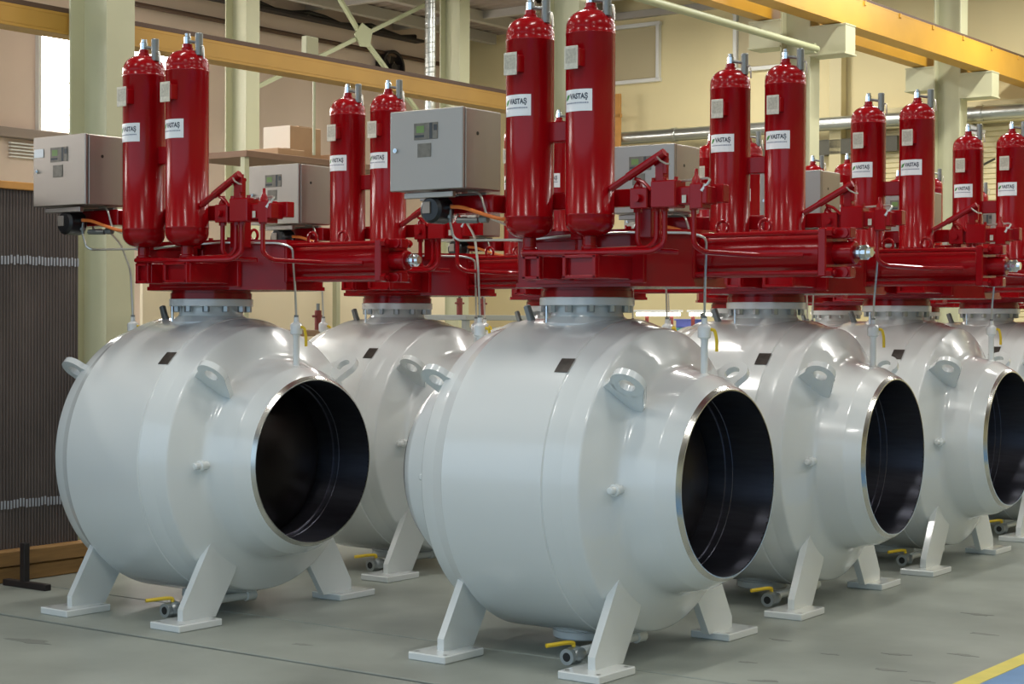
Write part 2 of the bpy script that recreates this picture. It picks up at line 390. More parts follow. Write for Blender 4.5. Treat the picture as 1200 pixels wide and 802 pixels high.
ob('hub', MB().cyl((-.08, 0, 0), (.1, 0, 0), .08, 14), 'black_steel', fn)
for k in range(5):
    a = 2 * PI * k / 5; ob('blade', MB().prism([(.05, -.04), (.26, -.10), (.26, .08), (.05, .04)], (0, 0, 0), (0, math.cos(a), math.sin(a)), (.3, -math.sin(a), math.cos(a)), .012), 'black_steel', fn)
tag(hall('conduit_riser', MB().cyl((-8.4, 7.0, 3.6), (-8.4, 7.0, 4.9), 0.018, 8).box((-8.4, 6.93, 4.78), (.08, .2, .3), .005), 'column_green'), 'thin upright conduit with a junction box before the cartons', 'conduit')

# ribbed partition at far left
pt = empty('ribbed_partition', HALL @ Matrix.Translation((-4.27, 0.17, 0)))
tag(pt, 'dark ribbed partition panel with wooden top rail at far left', 'partition')
pr = []; y = 0.0; p = 0.025
while y > -3.2: pr += [(y, 0), (y - p * .3, 0.012), (y - p * .55, 0.012), (y - p * .85, 0)]; y -= p
mbp = MB(); vs = []; fs = []
for a, d in pr: vs += [(d, a, 0.205), (d, a, 2.56)]
for i in range(len(pr) - 1): fs.append((2 * i, 2 * i + 1, 2 * i + 3, 2 * i + 2))
mbp.add(vs, fs).box((-.02, -1.6, 1.3825), (0.03, 3.2, 2.355), 0); ob('ribbed_sheet', mbp, 'partition', pt, 0.3)
ob('top_rail', MB().box((0, -1.6, 2.585), (0.08, 3.22, 0.05), 0.004), 'rail_wood', pt)
for z in (2.10, 0.50):
    r_ = MB(); k = 0
    while k * p < 3.1: r_.box((0.014, -p * (k + .42), z + random.uniform(-.006, .006)), (0.005, 0.014, 0.055), 0.001); k += 1
    ob('reflective_strip', r_, 'strip_grey', pt)['kind'] = 'stuff'
tm = MB().box((0, 0, 0), (0.12, 3.3, 0.098), 0.006).mesh('timber')
for nm, z in (('lower', 0.051), ('upper', 0.157)):
    o = mobj('timber_beam', tm, 'timber'); o.matrix_world = HALL @ Matrix.Translation((-4.24 + (.015 if z > .1 else 0), -1.42, z))
    tag(o, 'rough timber beam on the floor, %s of the two under the ribbed partition' % nm, 'timber', 'timber beams under the partition')
st = empty('steel_stand', HALL @ Matrix.Translation((-3.94, -.53, 0)))
tag(st, 'black steel stand with a flat foot bar before the timber beams', 'stand')
ob('foot_bar', MB().box((.02, -.0, 0.02), (0.42, 0.05, 0.04), 0.003), 'black_steel', st); ob('post', MB().box((0, 0, 0.16), (0.045, 0.045, 0.25), 0.003), 'black_steel', st)

# cartons on a rack in the background left
rk = empty('storage_rack', HALL @ Matrix.Translation((-9.0, 7.3, 0)))
tag(rk, 'pale storage rack carrying cartons behind the left valves', 'rack')
for yy in (-1.2, 1.2):
    for xx in (-.4, .4): ob('upright', MB().box((xx, yy, 1.77), (0.07, 0.07, 3.54), 0.004), 'column_green', rk)
for z in (0.6, 3.55): ob('shelf', MB().box((0, 0, z), (0.95, 2.5, 0.07), 0.004), 'pallet', rk)
def carton(x, y, z, dx, dy, dz, m, label):
    o = empty('carton', HALL @ Matrix.Translation((x, y, z))); tag(o, label, 'box')
    ob('box_body', MB().box((0, 0, dz / 2), (dx, dy, dz), 0.006), m, o)
    ob('flap', MB().box((0, 0, dz + .004), (dx * .98, dy * .48, 0.008), 0.002), m, o); return o
ca = carton(-9.215, 7.51, 3.63, 0.43, 0.53, 0.37, 'carton', 'brown carton with sunlight painted pale on one end, highest on the rack left of the second tank pair')
ob('painted_sunlit_end', MB().box((0, -.268, .185), (0.43, 0.008, 0.37), 0.002), 'carton_sunlit', ca)  # added pale sheet, stands in for sunlight falling on this brown face
carton(-9.0, 6.95, 3.59, 0.6, 0.44, 0.09, 'carton', 'flat brown carton lying left below the tall carton')
carton(-9.0, 8.1, 3.59, 0.5, 0.4, 0.12, 'carton', 'low brown carton on the rack right of the tall carton')
wl = empty('wall_louvre', HALL @ Matrix.Translation((WX + .05, 8.95, 4.22)))
tag(wl, 'grey slatted louvre low under the bright left window', 'louvre')
for k in range(5): ob('louvre_slat', MB().box((0, 0, -.1 + k * .05), (0.05, 0.62, 0.022), 0.002), 'window_frame', wl)

# things on the floor seen between the valves
def bench(x, y, lx, ly, h, label, top='machine_grey', leg='machine_grey'):
    t = empty('work_bench', HALL @ Matrix.Translation((x, y, 0))); tag(t, label, 'bench')
    ob('bench_top', MB().box((0, 0, h - .03), (lx, ly, 0.06), 0.004), top, t)
    for sx in (-1, 1):
        for sy in (-1, 1): ob('leg', MB().box((sx * (lx / 2 - .05), sy * (ly / 2 - .05), (h - .06) / 2), (0.07, 0.07, h - .06), 0.004), leg, t)
    ob('front_panel', MB().box((lx / 2 - .03, 0, h * .62), (0.03, ly - .16, h * .6), 0.004), top, t)
    return t
bench(-7.5, 9.6, 0.9, 3.0, 1.79, 'tall grey machine bench seen between the second and nearest valves')
bench(-7.0, 5.2, 0.8, 3.2, 1.62, 'brown bench seen between the two left valves', 'brown_bench', 'brown_bench')
def post(x, y, z0, label, cap='machine_dark'):
    t = empty('standpipe', HALL @ Matrix.Translation((x, y, z0))); tag(t, label, 'standpipe', 'red standpipes in the background')
    ob('pipe', MB().cyl((0, 0, 0), (0, 0, 0.2), 0.035, 12), 'rust_red', t)
    ob('crossbar', MB().cyl((0, -.08, .14), (0, .08, .14), 0.012, 8), 'rust_red', t); ob('tip', MB().cyl((0, 0, .2), (0, 0, .27), 0.018, 8), cap, t)
post(-7.5, 8.55, 1.79, 'red standpipe on the grey bench, left one of two'); post(-7.5, 9.0, 1.79, 'red standpipe on the grey bench, right one of two')
post(-7.0, 5.55, 1.62, 'red standpipe on the brown bench between the left valves', 'dull_zinc')
cp = empty('cream_panel', HALL @ Matrix.Translation((-9.6, 8.2, 0))); tag(cp, 'pale cream board standing behind the two left valves', 'board')
ob('board', MB().box((0, 0, 1.25), (0.05, 5.4, 2.5), 0.004), 'panel_cream', cp)
for yy in (-2.5, 2.5): ob('foot', MB().box((0, yy, 0.03), (0.5, 0.06, 0.06), 0.004), 'machine_grey', cp)
for k, (x, y) in enumerate([(-7.66, 13.3), (-7.0, 13.45)]):
    t = empty('fluorescent_lamp', HALL @ Matrix.Translation((x, y, 1.83))); tag(t, 'bright fluorescent lamp under the red actuators, %s of the two' % ('left' if k == 0 else 'right'), 'lamp')
    ob('housing', MB().box((0, 0, 0.045), (.74 if k == 0 else .5, 0.12, 0.03), 0.004), 'lamp_housing', t)
    ob('lamp_tube', MB().cyl((-.35 if k == 0 else -.23, 0, 0.0), (.35 if k == 0 else .23, 0, 0.0), 0.025, 10), 'lamp_tube', t)
    for s in (-1, 1): ob('stand_leg', MB().box((s * .2, 0.03, -.885), (0.04, 0.04, 1.89), 0.002), 'rust_red', t)
t = empty('tool_cabinet', HALL @ Matrix.Translation((-7.2, 14.0, 0))); tag(t, 'teal tool cabinet behind the nearest two valves', 'cabinet')
ob('cabinet_body', MB().box((0, 0, .82), (1.1, 0.5, 1.64), 0.01), 'teal', t); ob('door', MB().box((-.27, -.26, .82), (.5, .02, 1.5), 0.004), 'teal', t); ob('door', MB().box((.27, -.26, .82), (.5, .02, 1.5), 0.004), 'teal', t)
t = tag(hall('storage_bin', MB().box((-7.5, 13.9, 1.70), (0.28, 0.3, 0.12), 0.01).box((-7.5, 13.9, 1.755), (0.32, 0.34, 0.02), 0.004), 'blue_bin'), 'small blue bin on the teal cabinet', 'bin')

# ceiling lamps: long battens over the rows
n = 0
for xp in (-9.0, -3.0, 1.5, 6.5):
    for yp in (-6, -1.5, 3, 7.5, 12, 16.5):
        t = empty('ceiling_lamp', HALL @ Matrix.Translation((xp, yp, HT - .55)))
        tag(t, 'long white ceiling lamp hanging above the valves', 'lamp', 'ceiling lamps')
        ob('housing', MB().box((0, 0, .06), (0.3, 1.7, 0.08), 0.006), 'lamp_housing', t)
        for s in (-1, 1): ob('hanger', MB().cyl((0, s * .6, .1), (0, s * .6, .5), 0.008, 6), 'lamp_housing', t)
        l = area('ceiling_lamp_light', xp, yp, HT - .58, 0.26, 1.6, 80 if yp < 10 else 175, (1.0, 0.97, 0.91)); mw = l.matrix_world.copy(); l.parent = t; l.matrix_world = mw

# ---------------------------------------------------------------- the valve with its actuator, built once in local axes
# local x = bore axis (towards the open end in view), z up, stem axis at x = y = 0
HC = 0.903
def text_mesh(s, size):
    cu = bpy.data.curves.new('lettering', 'FONT'); cu.body = s; cu.size = size; cu.align_x = 'LEFT'; cu.resolution_u = 3; cu.extrude = 0; cu.offset = size * .035
    o = bpy.data.objects.new('lettering', cu); COL.objects.link(o)
    dg = bpy.context.evaluated_depsgraph_get(); me = bpy.data.meshes.new_from_object(o.evaluated_get(dg))
    bpy.data.objects.remove(o); bpy.data.curves.remove(cu)
    return me

def build_valve():
    V = empty('ball_valve'); W_, R_ = 'white_paint', 'red_paint'
    # --- pressure body
    body = ob('body', MB().lathe([(-.335, .70), (-.335, .806), (-.322, .82), (.288, .82), (.302, .806), (.302, .70)], (0, 0, HC), (1, 0, 0), 128), W_, V)
    mb = MB().lathe([(.80, .0), (.80, .01)], (0, 0, 0), (1, 0, 0), 3)
    def closure(s):
        pr = [(.296, .70), (.296, .815), (.304, .815), (.378, .787), (.383, .7855), (.388, .7845), (.462, .773), (.468, .771), (.474, .766), (.479, .758), (.548, .622), (.556, .606), (.566, .591), (.578, .579), (.592, .571), (.61, .566), (.745, .538), (.752, .5365), (.76, .533), (.842, .488)]
        if s < 0: pr = [(.325, .70), (.325, .806)] + [(x + .02, r) for x, r in pr[2:-1]] + [(.842, .488)]
        return MB().lathe(pr, (0, 0, HC), (s, 0, 0), 128, cap=False)
    for s in (1, -1):
        cl = ob('end_closure', closure(s), W_, V, 0.8)
        ob('bevelled_rim', MB().lathe([(.842, .488), (.860, .472), (.862, .470), (.862, .464), (.85, .464)], (0, 0, HC), (s, 0, 0), 128, cap=False), 'steel_rim', cl, 0.3)
        ob('bore', MB().lathe([(.856, .464), (.62, .464), (.618, .461), (.58, .461), (.577, .452), (.40, .452)], (0, 0, HC), (s, 0, 0), 96, cap=False), 'bore_steel', cl, 0.3)
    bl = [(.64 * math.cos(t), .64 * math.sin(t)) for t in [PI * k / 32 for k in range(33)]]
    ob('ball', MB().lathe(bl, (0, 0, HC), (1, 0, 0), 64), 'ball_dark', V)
    # --- feet
    for (fx, fy) in ((-.37, -.715), (.505, -.65), (.44, .70), (-.40, .68)):
        s = 1 if fy > 0 else -1; a = abs(fy)
        lg = ob('leg', MB().prism([(a + .045, .035), (a + .045, .10), (a - .17, .468), (a - .42, .44), (a - .35, .27), (a - .20, .035)], (fx, 0, 0), (0, s, 0), (0, 0, 1), 0.042), W_, V, 0.3)
        fp = ob('foot_plate', MB().box((fx, fy, .02), (.24, .32, .04), 0.005), W_, lg)
        for qx, qy in ((.09, .12), (.09, -.12), (-.09, .12), (-.09, -.12)):
            ob('bolt_hole', MB().cyl((fx + qx, fy + qy, .0395), (fx + qx, fy + qy, .0406), .012, 12), 'dull_zinc', lg)
    # --- lifting lugs on the closures
    for sx in (1, -1):
        for sy in (-1, 1):
            e = math.radians(42); rad = Vector((0, sy * math.cos(e), math.sin(e))); ax = Vector((sx, 0, 0))
            c0 = Vector((0, 0, HC)) + rad * (.765 if sy < 0 else .785) + ax * (.625 if sx * sy < 0 else .55)
            lm = MB().ringplate(.088, .042, c0, ax, rad, .036)
            lm.prism([(-.04, -.26), (-.19, -.05), (-.085, .03), (-.075, -.045), (-.03, -.083), (.03, -.083), (.075, -.045), (.086, -.02), (.02, -.16)], c0, ax, rad, .036)
            ob('lifting_lug', lm, W_, V, 0.5)
    # --- small fittings on the body
    for sx in (1, -1):
        f = ob('relief_plug', MB().lathe([(-.06, .024), (.03, .024), (.034, .03), (.05, .03), (.054, .02), (.085, .018), (.09, .012)], (sx * .582, -.575, .900), (0, -1, 0), 14), W_, V)
    npl = MB(); r = .8225; vs = []; fs = []
    for i in range(7):
        a = math.radians(42.5 + i * 1.12)
        for x in (.215, .297): vs.append((x, -r * math.cos(a), HC + r * math.sin(a)))
    for i in range(6): fs.append((2 * i, 2 * i + 1, 2 * i + 3, 2 * i + 2))
    ob('rating_plate', npl.add(vs, fs), 'name_dark', V)
    # --- bonnet: neck, flange, bolts
    nk = ob('bonnet_neck', MB().lathe([(1.60, .25), (1.70, .24), (1.722, .215), (1.735, .196), (1.75, .190), (1.80, .188)], (0, 0, 0), (0, 0, 1), 64), W_, V, 0.5)
    fl = ob('bonnet_flange', MB().lathe([(1.792, .247), (1.795, .25), (1.832, .25), (1.835, .247)], (0, 0, 0), (0, 0, 1), 72), W_, V)
    bm = MB().lathe([(-.036, .014), (-.036, .018), (-.032, .021), (0, .021)], (0, 0, 0), (0, 0, 1), 6).mesh('bolt', .3)
    for k in range(12):
        a = 2 * PI * (k + .3) / 12; o = mobj('bolt', bm, 'zinc', fl); o.location = (.222 * math.cos(a), .222 * math.sin(a), 1.792)
    g = ob('grease_fitting', MB().cyl((-.26, -.1, 1.67), (-.285, -.11, 1.735), .016, 10), 'dull_zinc', V)
    ob('fitting_bar', MB().box((-.29, -.112, 1.735), (.034, .034, .125), 0.006, Matrix.Translation((-.29, -.112, 1.735)) @ Matrix.Rotation(-.35, 4, 'Y') @ Matrix.Translation((.29, .112, -1.735))), 'dull_zinc', g)
    ob('indicator_pin', MB().cyl((-.12, -.20, 1.70), (-.12, -.20, 1.79), .008, 8), 'chrome', V)
    # --- underside: trunnion cover, drain pipe with ball tap
    ob('trunnion_cover', MB().lathe([(.045, .15), (.052, .158), (.085, .158), (.09, .15), (.14, .15)], (-.02, 0, 0), (0, 0, 1), 48), W_, V)
    dp = ob('drain_pipe', MB().tube([(.335, -.52, .085), (.335, -.06, .085), (.335, -.02, .085), (.335, -.02, .16)], .024, 12, .03), W_, V)
    ob('pipe_cap', MB().cyl((.335, -.04, .085), (.335, .035, .085), .034, 12, ch=.004), W_, dp)
    ob('drain_tap', MB().lathe([(0, .022), (0, .040), (.012, .042), (.03, .042), (.034, .034), (.05, .045), (.085, .045), (.095, .03), (.13, .03)], (.335, -.66, .075), (0, 1, 0), 16), 'zinc', dp)
    ob('tap_bore', MB().cyl((.335, -.6605, .075), (.335, -.655, .075), .0225, 16), 'black_plastic', dp)
    ob('tap_handle', MB().tube([(.335, -.60, .115), (.335, -.60, .138), (.32, -.64, .142), (.27, -.74, .135)], .011, 6, .02), 'yellow_handle', dp)
    # --- bleed pipes on both hubs with yellow taps and thin tubing
    for sx in (1, -1):
        x = sx * .712
        bp = ob('bleed_pipe', MB().lathe([(1.42, .026), (1.445, .026), (1.45, .0185), (1.61, .0185), (1.625, .022), (1.632, .034), (1.68, .036), (1.69, .03), (1.70, .016), (1.728, .014)], (x, 0, 0), (0, 0, 1), 14), W_, V)
        ob('tap_handle', MB().tube([(x + .028, .006, 1.672), (x + .052, .012, 1.668), (x + .062, .016, 1.62), (x + .062, .016, 1.56)], .009, 6, .02), 'yellow_handle', bp)
        ob('tube_nut', MB().cyl((x, 0, 1.70), (x, 0, 1.74), .013, 6), 'dull_zinc', bp)
        if sx > 0: pts = [(x, 0, 1.72), (.725, -.02, 1.85), (.772, -.09, 2.06), (.779, -.10, 2.125), (.72, -.15, 2.15), (.47, -.325, 2.152), (.2, -.36, 2.145), (-.1, -.36, 2.13)]
        else: pts = [(x, 0, 1.72), (x, -.02, 2.02), (x + .10, -.18, 2.17), (x + .12, -.28, 2.24), (-.42, -.50, 2.245), (-.46, -.52, 2.24), (-.46, -.52, 2.36)]
        ob('steel_tubing', MB().tube(pts, .0065, 6, .05), 'stainless_tube', V)

    # --- actuator
    ad = ob('adapter_drum', MB().lathe([(1.835, .243), (1.87, .243), (1.872, .236), (1.90, .236)], (0, 0, 0), (0, 0, 1), 64), R_, V)
    def rr(x0, x1, y0, y1, c, seg=6):
        P = []
        for cx, cy, a0 in ((x1 - c, y1 - c, 0), (x0 + c, y1 - c, 90), (x0 + c, y0 + c, 180), (x1 - c, y0 + c, 270)):
            for k in range(seg + 1):
                a = math.radians(a0 + 90 * k / seg); P.append((cx + c * math.cos(a), cy + c * math.sin(a)))
        return P
    X_, Y_ = (1, 0, 0), (0, 1, 0)
    PL = [(-.33, -.17), (-.25, -.27), (.44, -.27), (.68, -.05), (.68, .25), (.58, .36), (-.25, .36), (-.33, .28)]
    def grow(d): return [(x + d * (1 if x > 0 else -1), y + d * (1 if y > 0 else -1)) for x, y in PL]
    yh = ob('yoke_housing', MB().prism(PL, (0, 0, 2.02), X_, Y_, .27), R_, V, 0.35)
    ob('housing_base', MB().prism(grow(.008), (0, 0, 1.896), X_, Y_, .022), R_, yh)
    ob('housing_lid', MB().prism(grow(.02), (0, 0, 2.162), X_, Y_, .02), R_, yh)
    ob('side_panel', MB().box((.02, -.275, 2.02), (.42, .02, .20), .004), R_, yh)
    lb = MB().cyl((0, 0, 2.172), (0, 0, 2.186), .013, 6).mesh('lid_bolt', .3)
    for k in range(6):
        for yy in (-.25, .31):
            o = mobj('lid_bolt', lb, R_, yh); o.location = (-.2 + k * .155, yy, 0)
    for x in (.30, .78, 1.02):
        zb = 2.17 if x < .6 else 2.14
        ob('lifting_eye', MB().lathe([(0, .018), (.02, .018)], (x, .06, zb), (0, 0, 1), 10).tube([(x + .032 * math.cos(t), .06, zb + .045 + .032 * math.sin(t)) for t in [2 * PI * k / 20 for k in range(21)]], .009, 8), R_, V)
    # hydraulic cylinder with tie rods
    CY, CZ = .06, 2.043
    hc = ob('hydraulic_cylinder', MB().cyl((.60, CY, CZ), (1.36, CY, CZ), .103, 40), R_, V)
    ob('end_plate', MB().box((1.385, CY, CZ), (.045, .235, .235), .006), R_, hc)
    ob('end_plate', MB().box((.665, CY, CZ), (.04, .235, .235), .006), R_, hc)
    tr = MB().cyl((.66, 0, 0), (1.40, 0, 0), .0135, 10).mesh('tie_rod'); nt = MB().cyl((1.407, 0, 0), (1.437, 0, 0), .024, 6).cyl((1.437, 0, 0), (1.45, 0, 0), .013, 8).mesh('tie_rod_nut', .3)
    for sy in (-1, 1):
        for sz in (-1, 1):
            o = mobj('tie_rod', tr, R_, hc); o.location = (0, CY + sy * .097, CZ + sz * .097)
            o = mobj('tie_rod_nut', nt, R_, hc); o.location = (0, CY + sy * .097, CZ + sz * .097)
    for sz in (-1, 1):
        ob('port_block', MB().box((1.455, CY - .02, CZ + sz * .094), (.095, .06, .052), .004).cyl((1.47, CY - .06, CZ + sz * .094), (1.47, CY + .03, CZ + sz * .094), .024, 14), R_, hc)
    ob('piston_nose', MB().cyl((1.40, CY, CZ), (1.51, CY, CZ), .056, 28, ch=.006), R_, hc)
    ob('stop_bolt', MB().lathe([(1.505, .024), (1.52, .024), (1.52, .034), (1.538, .036), (1.54, .028), (1.548, .028), (1.55, .036), (1.568, .036), (1.572, .026), (1.59, .022)], (0, CY, CZ), (1, 0, 0), 12), 'chrome', hc, .4)
    # tank support
    sp = ob('tank_bracket', MB().box((.21, -.285, 1.985), (.66, .03, .17), .004), R_, V)
    T1, T2, TR, ZB, ZT = (.012, -.536), (.372, -.530), .1215, 2.125, 3.23
    for (tx, ty), pw in (((T1[0] + .055, T1[1] + .03), .055), (T2, .10)):
        ob('pedestal', MB().box((tx, (ty - .28) / 2 - .02, 1.975), (2 * pw, -.28 - ty + .10, .115), .005).box((tx - pw + .012, ty - .08, 1.975), (.02, .03, .115), .003).box((tx + pw - .012, ty - .08, 1.975), (.02, .03, .115), .003)
           .box((tx, ty - .08, 2.025), (2 * pw, .03, .016), .003).box((tx, ty - .08, 1.925), (2 * pw, .03, .016), .003), R_, sp)
    ob('gland', MB().cyl((.19, -.33, 1.92), (.19, -.33, 2.17), .035, 14, ch=.006), R_, sp)
    # gas tanks
    prof = [(ZB - .095, .036), (ZB - .09, .042), (ZB - .05, .042), (ZB - .045, .034), (ZB, .034)]
    pr = []
    for k in range(9):
        a = PI / 2 * k / 8; pr.append((ZB + .075 * (1 - math.cos(a)), .03 + (TR - .03) * math.sin(a)))
    pr += [(ZB + .098, TR), (ZB + .10, TR + .0016), (ZB + .108, TR + .0016), (ZB + .11, TR), (ZT - .125, TR), (ZT - .123, TR + .0016), (ZT - .115, TR + .0016), (ZT - .113, TR)]
    for k in range(9):
        a = PI / 2 * k / 8; pr.append((ZT - .09 + .09 * math.sin(a), .03 + (TR - .03) * math.cos(a)))
    lt = text_mesh('VASTA\u015e', .036)
    wmax = max(v.co.x for v in lt.vertices); 
    def on_tank(tx, ty, arc, z, dr):
        a = math.radians(-91) + arc / TR; return (tx + (TR + dr) * math.cos(a), ty + (TR + dr) * math.sin(a), z)
    for (tx, ty) in (T1, T2):
        tk = ob('gas_tank', MB().lathe(prof + pr, (tx, ty, 0), (0, 0, 1), 48, cap=False), R_, V, 0.9)
        ob('tank_neck', MB().lathe([(ZT - .02, .036), (ZT + .012, .034), (ZT + .016, .028), (ZT + .035, .028)], (tx, ty, 0), (0, 0, 1), 20), R_, tk)
        ob('neck_fitting', MB().lathe([(ZT + .035, .018), (ZT + .037, .021), (ZT + .075, .021), (ZT + .078, .017), (ZT + .095, .016)], (tx, ty, 0), (0, 0, 1), 8), 'chrome', tk, .4)
        ob('breather', MB().lathe([(ZT - .04, .012), (ZT - .035, .022), (ZT + .085, .022), (ZT + .09, .018)], (tx + .095, ty, 0), (0, 0, 1), 16).cyl((tx, ty, ZT + .052), (tx + .09, ty, ZT + .035), .009, 8), 'dull_zinc', tk)
        ob('vent_tube', MB().tube([(tx + .10, ty, ZT + .01), (tx + .135, ty - .005, ZT + .015), (tx + .14, ty - .005, ZT - .06)], .006, 6, .025), 'stainless_tube', tk)
        # white maker's sticker, bent round the tank
        m1 = MB(); vs = []; fs = []
        for k in range(13):
            s = -.083 + .166 * k / 12; vs += [on_tank(tx, ty, s, 2.726, .0012), on_tank(tx, ty, s, 2.832, .0012)]
        for k in range(12): fs.append((2 * k, 2 * k + 2, 2 * k + 3, 2 * k + 1))
        ob('sticker', m1.add(vs, fs), 'white_sticker', tk)
        m2 = MB(); sc_ = .098 / wmax
        m2.add([on_tank(tx, ty, -.036 + v.co.x * sc_, 2.786 + v.co.y * 1.0, .0022) for v in lt.vertices], [tuple(p.vertices) for p in lt.polygons])
        ob('sticker_lettering', m2, 'sticker_ink', tk)
        m3 = MB(); leaf = [(-.074, .779), (-.070, .792), (-.063, .802), (-.053, .807), (-.040, .808), (-.044, .798), (-.050, .788), (-.060, .781)]
        m3.add([on_tank(tx, ty, s, 2.0 + z, .0022) for s, z in leaf], [tuple(range(len(leaf)))]); ob('sticker_leaf', m3, 'leaf_green', tk)
        m4 = MB(); s = -.07
        rnd = random.Random(3)
        while s < .062:
            d = rnd.uniform(.005, .011)
            m4.add([on_tank(tx, ty, s, 2.763, .0022), on_tank(tx, ty, s + d, 2.763, .0022), on_tank(tx, ty, s + d, 2.769, .0022), on_tank(tx, ty, s, 2.769, .0022)], [(0, 1, 2, 3)]); s += d + .002
        ob('sticker_fine_print', m4, 'sticker_fine_ink', tk)['kind'] = 'stuff'
        ob('plate_bracket', MB().box((tx + .02, ty - TR - .014, 2.980), (.05, .05, .085), .003), R_, tk)
        ob('data_plate', MB().box((tx - .004, ty - TR - .040, 2.980), (.078, .006, .112), .002), 'alu_plate', tk)
        ob('plate_print', MB().box((tx - .004, ty - TR - .0436, 2.988), (.062, .001, .07), 0), 'plate_print', tk)
    ob('tank_tie', MB().box((.19, -.50, 2.65), (.14, .07, .10), .005), R_, V)
    ob('tank_tie', MB().box((.19, -.44, 2.31), (.20, .05, .08), .005), R_, V)
    # beam carrying cabinet and control block
    ob('support_beam', MB().box((.20, -.40, 2.315), (1.72, .06, .085), .004), R_, V)
    for q in (-.20, .19, .60): ob('beam_post', MB().box((q, -.335, 2.20), (.07, .10, .16), .004), R_, V)
    # control cabinet
    cx0, cx1, cy0, cy1, cz0, cz1 = -.728, -.254, -.735, -.42, 2.377, 2.784
    cab = ob('control_cabinet', MB().box(((cx0 + cx1) / 2, (cy0 + cy1) / 2 + .008, (cz0 + cz1) / 2), (cx1 - cx0, cy1 - cy0 - .016, cz1 - cz0), .006), 'stainless', V)
    ob('door_gasket', MB().box(((cx0 + cx1) / 2, cy0 + .014, (cz0 + cz1) / 2), (cx1 - cx0 - .006, .010, cz1 - cz0 - .006), .001), 'dark_gasket', cab)
    dr = ob('cabinet_door', MB().box(((cx0 + cx1) / 2, cy0, (cz0 + cz1) / 2), (cx1 - cx0 + .004, .02, cz1 - cz0 + .004), .004), 'stainless', cab)
    yf = cy0 - .0115
    ob('sign', MB().box((-.49, yf, 2.675), (.155, .004, .085), .001), 'sign_plate', cab)
    ob('sign_logo', MB().box((-.525, yf - .0025, 2.685), (.05, .001, .035), 0), 'sign_green', cab)
    ob('sign_stripe', MB().box((-.455, yf - .0025, 2.675), (.018, .001, .08), 0).box((-.425, yf - .0025, 2.69), (.022, .001, .03), 0).box((-.53, yf - .0025, 2.65), (.06, .001, .012), 0), 'sign_dark', cab)
    ob('wiring_plate', MB().box((-.50, yf, 2.578), (.088, .003, .07), .001), 'sign_plate', cab)
    ob('door_lock', MB().cyl((-.69, yf + .002, 2.585), (-.69, yf - .008, 2.585), .012, 12).box((-.69, yf - .010, 2.585), (.005, .006, .014), 0), 'chrome', cab)
    ob('side_knockout', MB().cyl((cx1 - .002, -.62, 2.66), (cx1 + .001, -.62, 2.66), .010, 12), 'black_plastic', cab)
    ob('mount_rail', MB().box((-.50, -.70, 2.352), (.32, .03, .03), .003).box((-.50, -.50, 2.355), (.44, .03, .03), .003), 'stainless', cab)
    ob('cabinet_arm', MB().box((-.42, -.47, 2.31), (.40, .13, .09), .005), R_, V)
    # pressure switch under the cabinet with its orange cable
    ps = ob('pressure_switch', MB().cyl((-.495, -.71, 2.278), (-.495, -.58, 2.278), .07, 24, ch=.014).box((-.50, -.64, 2.34), (.09, .09, .03), .006), 'black_plastic', V)
    ob('switch_face', MB().box((-.512, -.714, 2.288), (.05, .01, .06), .002), 'grey_cap', ps)
    ob('gland_nut', MB().cyl((-.44, -.64, 2.295), (-.405, -.64, 2.293), .014, 8), 'chrome', ps)
    ob('drain_spout', MB().cyl((-.43, -.62, 2.30), (-.43, -.62, 2.215), .011, 10).cyl((-.43, -.62, 2.25), (-.43, -.62, 2.235), .018, 8), 'dull_zinc', ps)
    ob('orange_cable', MB().tube([(-.405, -.64, 2.293), (-.34, -.63, 2.288), (-.25, -.61, 2.258), (-.16, -.58, 2.228), (-.09, -.53, 2.218), (0, -.44, 2.22)], .0095, 8, .04), 'orange_cable', V)
    ob('steel_tubing', MB().tube([(-.36, -.56, 2.372), (-.30, -.56, 2.368), (-.275, -.56, 2.345), (-.245, -.55, 2.24), (-.16, -.50, 2.20), (-.12, -.42, 2.15)], .0065, 6, .03), 'stainless_tube', V)
    ob('steel_tubing', MB().tube([(-.43, -.62, 2.215), (-.425, -.60, 2.14), (-.40, -.58, 2.122), (-.02, -.56, 2.118), (.0, -.5, 2.1)], .0065, 6, .03), 'stainless_tube', V)
    ob('tube_union', MB().cyl((-.40, -.60, 2.225), (-.28, -.58, 2.222), .015, 8).cyl((-.27, -.575, 2.228), (-.225, -.57, 2.228), .02, 6), 'dull_zinc', V)
    # hand pump and manual control block
    cb = ob('control_block', MB().box((.845, -.47, 2.305), (.36, .10, .085), .005).box((.66, -.49, 2.30), (.10, .11, .10), .005).box((.80, -.50, 2.315), (.14, .10, .13), .006).box((.965, -.48, 2.30), (.07, .09, .12), .005), R_, V)
    ob('pump_tower', MB().box((.765, -.50, 2.43), (.052, .05, .13), .005).box((.745, -.50, 2.475), (.03, .04, .05), .004), R_, cb)
    ob('pump_lever', MB().tube([(.50, -.54, 2.352), (.805, -.54, 2.512)], .017, 10).cyl((.60, -.54, 2.404), (.805, -.54, 2.512), .021, 10), R_, cb)
    ob('lever_link', MB().box((.80, -.52, 2.462), (.022, .02, .10), .003).cyl((.775, -.56, 2.485), (.775, -.47, 2.485), .012, 10), R_, cb)
    ob('valve_cone', MB().lathe([(2.34, .026), (2.38, .022), (2.40, .010), (2.43, .008)], (.955, -.50, 0), (0, 0, 1), 12), R_, cb)
    ob('valve_cone', MB().lathe([(2.34, .028), (2.36, .026), (2.385, .012), (2.40, .010)], (.635, -.50, 0), (0, 0, 1), 12), R_, cb)
    ob('selector_lever', MB().tube([(.635, -.53, 2.395), (.69, -.54, 2.375), (.735, -.545, 2.335)], .009, 8).cyl((.66, -.55, 2.30), (.66, -.57, 2.30), .02, 12), R_, cb)
